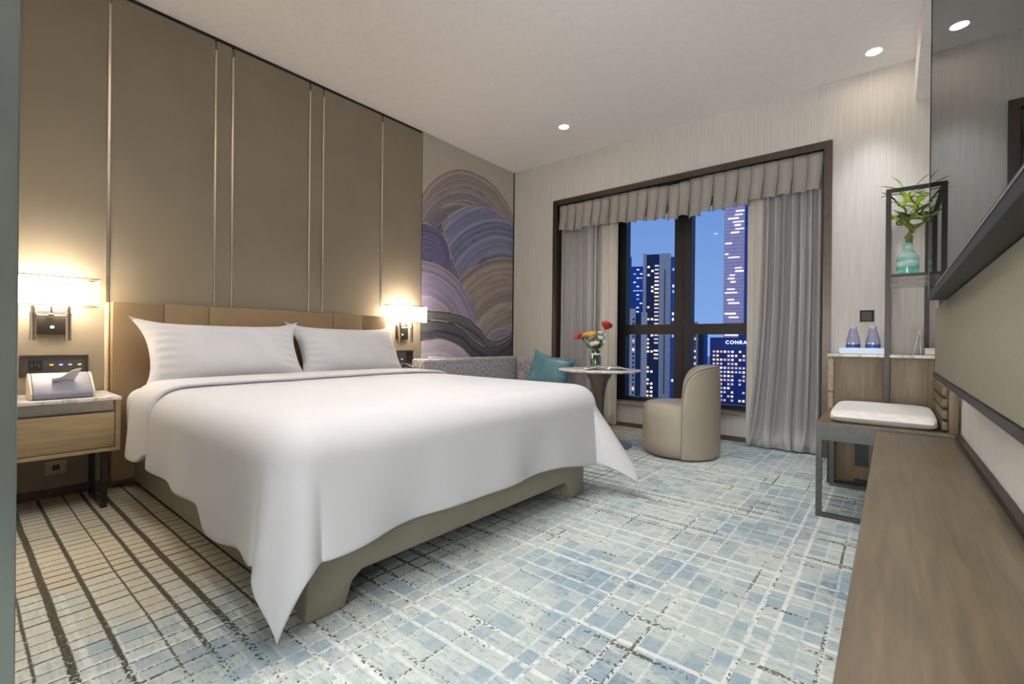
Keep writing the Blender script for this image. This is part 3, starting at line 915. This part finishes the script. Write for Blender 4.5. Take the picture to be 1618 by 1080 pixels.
one('curtain', cloth(-2.80, -2.36, 4.268, .012, 2.30, 6, .044, seed=3, flare=.0), 'drape', 'grey drape gathered behind the corner sofa and round table', 'curtain', smooth=True, solid=.003)
one('sheer_curtain', cloth(-2.48, -2.16, 4.319, .012, 2.30, 4, .011, seed=5), 'sheer', 'ivory sheer curtain beside the round table', 'curtain', smooth=True, solid=.002)
one('sheer_curtain', cloth(-.955, -.70, 4.319, .012, 2.30, 4, .011, seed=6), 'sheer', 'ivory sheer curtain on the cabinet side of the window', 'curtain', smooth=True, solid=.002)
one('curtain', cloth(-.83, -.415, 4.266, .012, 2.30, 7, .048, seed=8, lean=-.11, flare=.03, pool=.09, ny=36), 'drape', 'grey drape pooling on the carpet beside the cabinet', 'curtain', smooth=True, solid=.003)
vl = thing('valance', 'pleated grey fabric valance across the window top', 'valance', (-1.61, 4.23, 2.0))
obj('rail', B(-2.80, -.415, 4.235, 4.262, 2.30, 2.325), 'black', vl)
NP = 24
def val(i):
    rnd = random.Random(40 + i)
    x0 = -2.802 + 2.385 * i / NP; wdt = 2.385 / NP
    tw, hem = rnd.uniform(-.01, .01), rnd.uniform(-.015, .015)
    mid = i / NP
    zb = 2.035 - .055 * math.exp(-((mid - .58) / .22) ** 2) + hem
    zt = 2.318 - (.02 * math.exp(-((mid - .5) / .06) ** 2))
    def fn(a, b):
        x = x0 + wdt * (a * 1.10 - .03) + b * (tw - .012) + .004 * math.sin(5 * b)
        bulge = .022 + .028 * b
        yy = 4.226 - bulge * math.sin(PI * min(1, a * .92 + .08)) ** .8 - .012 * a - .015 * b + .030 * (1 - a) * b
        return (x, yy, zt + (zb - zt) * b + .010 * b * math.sin(2.6 * a + .3) - .004 * a * b)
    return MB().grid(fn, 10, 10)
for i in range(NP):
    obj('pleat', val(i), 'valance', vl, smooth=True, solid=.003)

# ================================================================== CREDENZA, BENCH, CABINET, ETAGERE
cz = thing('credenza', 'long low dark wood credenza along the mirror wall', 'credenza', (.09, 1.1, 0))
obj('top', B(-.05, XR - .002, -.55, 2.715, .43, .455), 'walnut', cz, bev=.003)
obj('body', B(-.03, XR - .01, -.55, 2.70, .10, .43), 'walnut', cz)
obj('plinth', B(.0, XR - .01, -.53, 2.68, 0, .10), 'black', cz)
for i in range(4):
    dr = obj('drawer', B(-.046, -.031, -.53 + .81 * i, -.53 + .81 * i + .795, .115, .415), 'walnut', cz, bev=.002)
    obj('pull', B(-.05, -.046, -.2 + .81 * i, -.05 + .81 * i, .405, .412), 'darkmetal', dr)
obj('wall_upstand', B(XR - .022, XR - .003, -.55, 2.71, .4555, .475), 'darkmetal', cz)

bn = thing('bench', 'slat backed bench on a grey metal frame beside the credenza', 'bench', (-.03, 3.08, 0))
def loop(y, o=.024):
    return MB().box(-.285, -.261, y, y + o, 0, .38).box(.195, .219, y, y + o, 0, .38).box(-.261, .195, y, y + o, 0, .02)
obj('leg_frame', loop(2.74), 'greymetal', bn)
obj('leg_frame', loop(3.385), 'greymetal', bn)
obj('side_rail', B(-.285, .225, 2.74, 2.765, .38, .459), 'greymetal', bn)
obj('side_rail', B(-.285, .225, 3.384, 3.409, .38, .459), 'greymetal', bn)
obj('front_rail', B(-.285, -.262, 2.765, 3.384, .38, .459), 'greymetal', bn)
obj('seat_board', B(-.285, .225, 2.74, 3.409, .4595, .466), 'oakx', bn)
for y in (2.745, 3.36):
    obj('back_post', B(.196, .226, y, y + .045, .467, .655), 'oakx', bn, bev=.003)
for z in (.495, .545, .595, .645):
    obj('back_slat', B(.176, .195, 2.79, 3.40, z - .018, z + .020), 'oakx', bn, bev=.003)
bc = MB()
def cfn(a, b):
    # rounded slab swept as closed sections
    u = 2 * b - 1
    ang = 2 * PI * a
    ex = .42
    cx_, cz_ = math.copysign(abs(math.cos(ang)) ** ex, math.cos(ang)), math.copysign(abs(math.sin(ang)) ** ex, math.sin(ang))
    e = (1 - abs(u) ** 8) ** .25
    return (-.035 + .20 * cx_ * (.92 + .08 * e), 3.072 + .30 * u, .4665 + .030 + .030 * cz_ * e + .008 * (1 - u * u) * (cz_ > 0))
one('seat_cushion', bc.grid(cfn, 40, 24, wu=True), 'cushion', 'striped white seat cushion on the bench', 'cushion', smooth=True)

cb = thing('cabinet', 'wooden minibar cabinet with marble top beside the curtain', 'cabinet', (-.03, 3.8, 0))
YC = 3.455
obj('top', B(-.305, XR - .003, YC - .012, YW - .004, .778, .795), 'marble', cb, bev=.002)
obj('body', B(-.285, XR - .005, YC + .012, YW - .006, .03, .778), 'oakx', cb)
obj('front_panel', B(-.268, -.035, YC, YC + .0115, .40, .770), 'oakx', cb, bev=.0015)
obj('front_panel', B(-.002, XR - .006, YC, YC + .0115, .40, .770), 'oakx', cb, bev=.0015)
obj('edge_post', MB().box(-.300, -.274, YC - .004, YC + .011, .57, .760).box(-.300, -.274, YC - .004, YC + .011, .02, .555), 'oak', cb)
obj('foot_frame', MB().box(-.300, -.276, YC - .02, YC - .0045, 0, .40).box(-.276, .22, YC - .02, YC - .0045, 0, .022), 'darkmetal', cb)
lp = obj('lower_panel', B(-.265, .20, YC, YC + .0115, .03, .392), 'oakx', cb, bev=.0015)
obj('grip_slot', B(-.165, -.098, YC - .0015, YC - .0002, .125, .345), 'black', lp)
obj('vent_cutout', B(-.165, .12, YC - .0015, YC - .0002, .031, .05), 'black', lp)

et = thing('etagere', 'open dark metal shelf frame over the cabinet', 'shelf', (.09, 3.8, .795))
YE0, YE1, XE0, XE1 = YC - .016, 4.16, -.031, .20
def bar(nm, *a): obj(nm, B(*a), 'darkmetal', et)
o_ = .024
bar('post', XE0, XE0 + o_, YE0 - .005, YE0 + .015, .40, 1.748)
bar('post', XE1, XE1 + o_, YE0 - .005, YE0 + .015, .796, 1.748)
bar('post', XE0, XE0 + o_, YE1, YE1 + o_, .796, 1.748)
bar('post', XE1 - .03, XE1 - .03 + o_, YE1, YE1 + o_, .796, 1.748)
bar('top_rail', XE0 + o_, XE1, YE0 - .005, YE0 + .015, 1.728, 1.748)
bar('top_rail', XE0 + o_, XE1 - .03, YE1, YE1 + o_, 1.728, 1.748)
bar('side_rail', XE0, XE0 + o_, YE0 + .015, YE1, 1.728, 1.748)
bar('shelf_edge', XE0 + o_, XE1, YE0 - .005, YE0 + .010, 1.241, 1.257)
obj('shelf_board', B(XE0 + .002, XE1, YE0 + .0155, YE1 - .001, 1.243, 1.2555), 'marble', et)

# ------------------------------------------------------------------ things on the cabinet and shelf
vs_ = Vector((.072, 3.66, 1.255))
bv = one('bamboo_vase', MB().lathe([(0, 1.256), (.050, 1.256), (.053, 1.264), (.053, 1.36), (.050, 1.385), (.036, 1.402), (.028, 1.412), (.0255, 1.42), (.0255, 1.462), (.022, 1.462), (.022, 1.42), (0, 1.40)], vs_.x, vs_.y, 36), 'vase',
         'teal swirled glass bottle vase on the dark shelf', 'vase', smooth=True)
bp_ = thing('lucky_bamboo', 'curly lucky bamboo with bright green leaves in the teal vase', 'plant', (vs_.x, vs_.y, 1.41))
rb = random.Random(5)
def stalk(dx, dy, seed, hgt):
    pts = []
    for i in range(40):
        q = i / 39
        z = 1.405 + hgt * q
        if q < .35: x = vs_.x + dx * .2 + dx * .3 * q; y = vs_.y + dy * .2
        else:
            k = (q - .35) / .65
            x = vs_.x + dx * .3 + dx * 1.4 * k + .020 * math.sin(k * 10 + seed); y = vs_.y + dy * .3 + dy * k + .020 * math.cos(k * 10 + seed) - .02 * math.cos(seed) * (1 - k)
        pts.append((x, y, z))
    return pts
tops = []
for i, (dx, dy, hg) in enumerate(((-.022, .01, .30), (.02, -.012, .34), (.062, .012, .30), (.01, .02, .27))):
    p = stalk(dx, dy, i * 1.7, hg)
    obj('stalk', MB().tube(p, .0062, 8), 'stalk', bp_, smooth=True)
    tops.append(p)
for i, (cx_, cz_, r) in enumerate(((-.026, 1.588, .024), (.035, 1.585, .036), (.090, 1.598, .022))):
    pts = [(vs_.x + cx_ + r * 1.15 * math.cos(a), vs_.y - .022 + .012 * math.sin(2 * a), cz_ + .55 * r * math.sin(a)) for a in [2 * PI * k / 20 for k in range(20)]]
    obj('curled_stalk', MB().tube(pts, .0055, 8, closed=True), 'stalk', bp_, smooth=True)
def leaf(p, az, el, L, Wd, mat):
    d = Vector((math.cos(az) * math.cos(el), math.sin(az) * math.cos(el), math.sin(el)))
    sd = d.cross(Vector((0, 0, 1))).normalized(); up_ = sd.cross(d)
    def fn(a, b):
        wq = Wd * math.sin(PI * min(1, a * .96 + .04)) ** .8 * (b - .5) * 2
        return p + d * L * a + sd * wq + up_ * (-.22 * L * a * a + abs(wq) * .35)
    obj('leaf', MB().grid(fn, 8, 3), mat, bp_, smooth=True)
for p in tops:
    for k in range(7):
        q = Vector(p[-1 - k * 3])
        leaf(q, rb.uniform(-1.0, 1.0) + (0 if rb.random() < .5 else PI), rb.uniform(.3, 1.2), rb.uniform(.07, .12), rb.uniform(.010, .016), 'leaf' if rb.random() < .72 else 'leafd')
for k in range(16):
    leaf(Vector((vs_.x + rb.uniform(-.03, .09), vs_.y + rb.uniform(-.03, .02), rb.uniform(1.64, 1.76))), rb.choice((0, PI)) + rb.uniform(-.7, .7), rb.uniform(.1, 1.2), rb.uniform(.08, .13), rb.uniform(.011, .016), 'leaf')
for (az, el, L) in ((PI + .2, .2, .12), (PI - .1, .7, .13), (0.1, 1.0, .13), (0, .35, .14), (.2, .05, .11), (PI, 1.2, .11)):
    leaf(Vector((vs_.x + .02 * math.cos(az), vs_.y - .01, 1.75 + .03 * el)), az, el, L, .015, 'leaf')

tq = one('serving_tray', MB().box(-.252, -.03, 3.55, 3.72, .7955, .801).box(-.252, -.246, 3.55, 3.72, .801, .832).box(-.036, -.03, 3.55, 3.72, .801, .832)
         .box(-.246, -.036, 3.55, 3.556, .801, .832).box(-.246, -.036, 3.714, 3.72, .801, .832), 'tray', 'pale blue tray holding two water bottles', 'tray')
def bottle(x, y, label):
    z = .8015
    t = thing('water_bottle', label, 'bottle', (x, y, z))
    obj('body', MB().lathe([(0, z), (.032, z), (.036, z + .01), (.0365, z + .06), (.034, z + .085), (.026, z + .115), (.019, z + .142), (.017, z + .15), (0, z + .15)], x, y, 22), 'plasticb', t, smooth=True)
    obj('label_band', MB().lathe([(.0372, z + .016), (.0374, z + .018), (.0374, z + .050), (.0372, z + .052)], x, y, 22, False), 'bluelabel', t, smooth=True)
    obj('cap', MB().lathe([(0, z + .150), (.018, z + .150), (.018, z + .163), (.016, z + .166), (0, z + .166)], x, y, 18), 'bluecap', t, smooth=True)
    for k in range(5):
        obj('rib', MB().tube([(x + (.0370 - .0022 * k) * math.cos(a), y + (.0370 - .0022 * k) * math.sin(a), z + .060 + .012 * k) for a in [2 * PI * i / 20 for i in range(20)]], .0008, 4, closed=True), 'bluecap', t)
bottle(-.187, 3.63, 'clear water bottle with blue label on the curtain side of the tray')
bottle(-.088, 3.63, 'clear water bottle with blue label next to the shelf post')
tcard = one('tent_card', MB().prism([(.100, .7955), (.128, .945), (.137, .7955), (.134, .7955), (.1275, .925), (.103, .7955)], 'y', 3.66, 3.76), 'paper', 'folded white tent card standing on the cabinet under the shelf', 'card')
bx = thing('amenity_box', 'small white box at the mirror end of the cabinet top', 'box', (.185, 3.75, .7955))
obj('body', B(.155, .222, 3.70, 3.80, .7955, .825), 'paper', bx, bev=.002)
obj('lid', B(.153, .224, 3.698, 3.802, .8255, .835), 'paper', bx, bev=.002)
sk = thing('wall_socket', 'black square wall socket above the water bottles', 'socket', (-.138, YW, 1.01))
obj('plate', B(-.179, -.097, YW - .009, YW, 1.017, 1.10), 'black', sk, bev=.002)
obj('insert', B(-.165, -.111, YW - .011, YW - .009, 1.031, 1.086), 'cabdark', sk)

# ================================================================== THE CITY OUTSIDE
FAC = dict(
    beige=plain('tower_beige', (255, 214, 190), 0.8, var=0.05, scale=.2),
    dark=plain('tower_dark_blue', (36, 46, 78), 0.35, var=0.1, scale=.1),
    blue=plain('tower_blue_glass', (62, 98, 168), 0.25, 0.2, var=0.08, scale=.1),
    deep=plain('tower_deep_blue', (44, 72, 150), 0.3, var=0.1, scale=.1),
    mauve=plain('tower_mauve_glow', (255, 208, 204), 0.4, var=0.05, scale=.05, Emission_Color=(.44, .32, .56, 1), Emission_Strength=.22),  # city glow painted in: warmed base colour and faint facade emission
    navy=plain('window_navy', (24, 32, 60), 0.3, var=0.1, scale=.3))
LIT = [glow('lit_window_warm', (255, 206, 140), 1.1), glow('lit_window_white', (240, 236, 255), 1.1), glow('lit_window_pale', (214, 190, 190), .8), glow('lit_window_blue', (150, 186, 255), .9)]
struct('ground', B(-4000, 4000, 150, 6000, -162, -160.5), FAC['navy'])
def tower(label, cat, parts, group=None):
    (x0, x1, y0, y1, z0, z1, m) = parts[0]
    cx_ = (min(p[0] for p in parts) + max(p[1] for p in parts)) / 2; cy_ = min(p[2] for p in parts)
    t = thing('tower', label, cat, (cx_, cy_, z0), group)
    an = math.atan2(-cx_, cy_)                      # each tower faces this hotel
    t.rotation_euler.z = an; t.scale.x = math.cos(an)
    for i, (x0, x1, y0, y1, z0, z1, m) in enumerate(parts):
        obj('block', B(x0, x1, y0, y1, z0, z1), FAC[m], t)
    return t
def panes(t, x0, x1, nx, z0, z1, nz, yf, prob, fillx=.6, fillz=.5, mats=None, seed=1, dark=None):
    rnd = random.Random(seed)
    dx, dz = (x1 - x0) / nx, (z1 - z0) / nz
    me = {}
    for i in range(nx):
        for j in range(nz):
            lit = rnd.random() < prob
            if not lit and dark is None: continue
            mt_ = rnd.choice(mats or LIT) if lit else FAC[dark]
            if mt_.name not in me:
                b = MB().box(-dx * fillx / 2, dx * fillx / 2, -.3, 0, -dz * fillz / 2, dz * fillz / 2)
                q = bpy.data.meshes.new('window'); q.from_pydata(b.v, [], b.f); q.materials.append(mt_); me[mt_.name] = q
            o = bpy.data.objects.new('window', me[mt_.name]); COL.objects.link(o)
            o.parent = t
            o.location = Vector((x0 + dx * (i + .5), yf, z0 + dz * (j + .5))) - ORG[t.name]
            ORG[o.name] = ORG[t.name]
Z0 = -160
a = tower('pale apartment tower with stepped roof nearest the sofa side of the window', 'building', [(-186, -163.5, 360, 385, Z0, 29, 'beige'), (-163.5, -158.5, 363, 385, Z0, 25, 'dark'), (-158.5, -153.2, 360, 385, Z0, 26, 'beige')])
panes(a, -175, -170.5, 1, -52, 0, 16, 359.9, .6, .8, .55, [LIT[1], LIT[3]], 3, 'navy')
panes(a, -166.5, -164, 1, -50, 22, 20, 359.9, .15, .6, .5, None, 4, 'navy')
g = tower('blue glass office tower behind the pale apartment tower', 'building', [(-392, -363, 780, 830, Z0, 155, 'blue'), (-363, -333, 784, 830, Z0, 138, 'blue')])
panes(g, -360, -335, 4, 45, 136, 12, 783.8, .35, .8, .25, [LIT[1], LIT[3]], 5)
r = tower('dark residential tower with a tall pale slab beside it', 'building', [(-233, -215, 541, 580, Z0, 107, 'dark'), (-235, -231, 540, 580, Z0, 108, 'beige'), (-214.5, -201, 538, 580, Z0, 107, 'beige'), (-201, -186, 541, 580, Z0, 103, 'blue')])
obj('slot', B(-208.6, -207.6, 537.6, 538.4, -60, 88), FAC['navy'], r)
panes(r, -230.5, -221, 2, -70, 104, 36, 540.9, .30, .6, .5, [LIT[0], LIT[1]], 7)
panes(r, -221, -215.2, 1, -20, 100, 26, 540.8, .75, .9, .42, [LIT[0], LIT[1], LIT[2], LIT[2]], 8)
panes(r, -200, -189, 2, -60, 98, 24, 540.9, .22, .6, .45, [LIT[1], LIT[3]], 9)
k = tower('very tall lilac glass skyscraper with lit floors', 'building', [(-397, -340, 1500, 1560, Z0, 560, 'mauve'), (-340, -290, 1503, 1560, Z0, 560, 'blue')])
rn = random.Random(12)
for i in range(46):
    z = -60 + i * 10.6
    if rn.random() < .62:
        x0 = -394 + rn.uniform(0, 30); x1 = min(-341.5, x0 + rn.uniform(8, 40))
        obj('lit_floor', B(x0, x1, 1499.0, 1499.9, z, z + rn.uniform(2.5, 5)), LIT[1], k)
    obj('floor_band', B(-397.2, -340, 1499.4, 1500, z + 6.2, z + 6.8), FAC['blue'], k)
c = tower('deep blue hotel tower with glowing rooftop lettering', 'building', [(-208, -100, 720, 760, Z0, 9.6, 'deep'), (-170, -100, 726, 756, 9.6, 14, 'deep')])
panes(c, -205, -120, 17, -84, -8, 13, 719.8, .58, .62, .50, [LIT[0], LIT[1], LIT[2], LIT[2]], 14)
xs = -187.0
for ch in 'CONRAD':
    fc = bpy.data.curves.new('letter', 'FONT'); fc.body = ch; fc.size = 7.0; fc.extrude = .2
    fo = bpy.data.objects.new('letter', fc); COL.objects.link(fo)
    dg = bpy.context.evaluated_depsgraph_get()
    me = bpy.data.meshes.new_from_object(fo.evaluated_get(dg)); wdt = max(v.co.x for v in me.vertices)
    bpy.data.objects.remove(fo)
    lo = bpy.data.objects.new('letter', me); COL.objects.link(lo); me.materials.clear(); me.materials.append(glow('sign_light', (236, 246, 255), 2.2))
    lo.parent = c; lo.rotation_euler = (PI / 2, 0, 0)
    lo.location = Vector((xs, 719.3, .3)) - ORG[c.name]; ORG[lo.name] = ORG[c.name]
    xs += wdt + 1.1
s = tower('small brownish apartment block between the two tall towers', 'building', [(-330, -302, 960, 1000, Z0, 44, 'beige'), (-302, -291, 964, 1000, Z0, 40, 'dark'), (-291, -283, 960, 1000, Z0, 36, 'blue')])
panes(s, -328, -304, 3, -100, 38, 22, 959.8, .14, .4, .5, [LIT[0], LIT[1]], 15, 'navy')
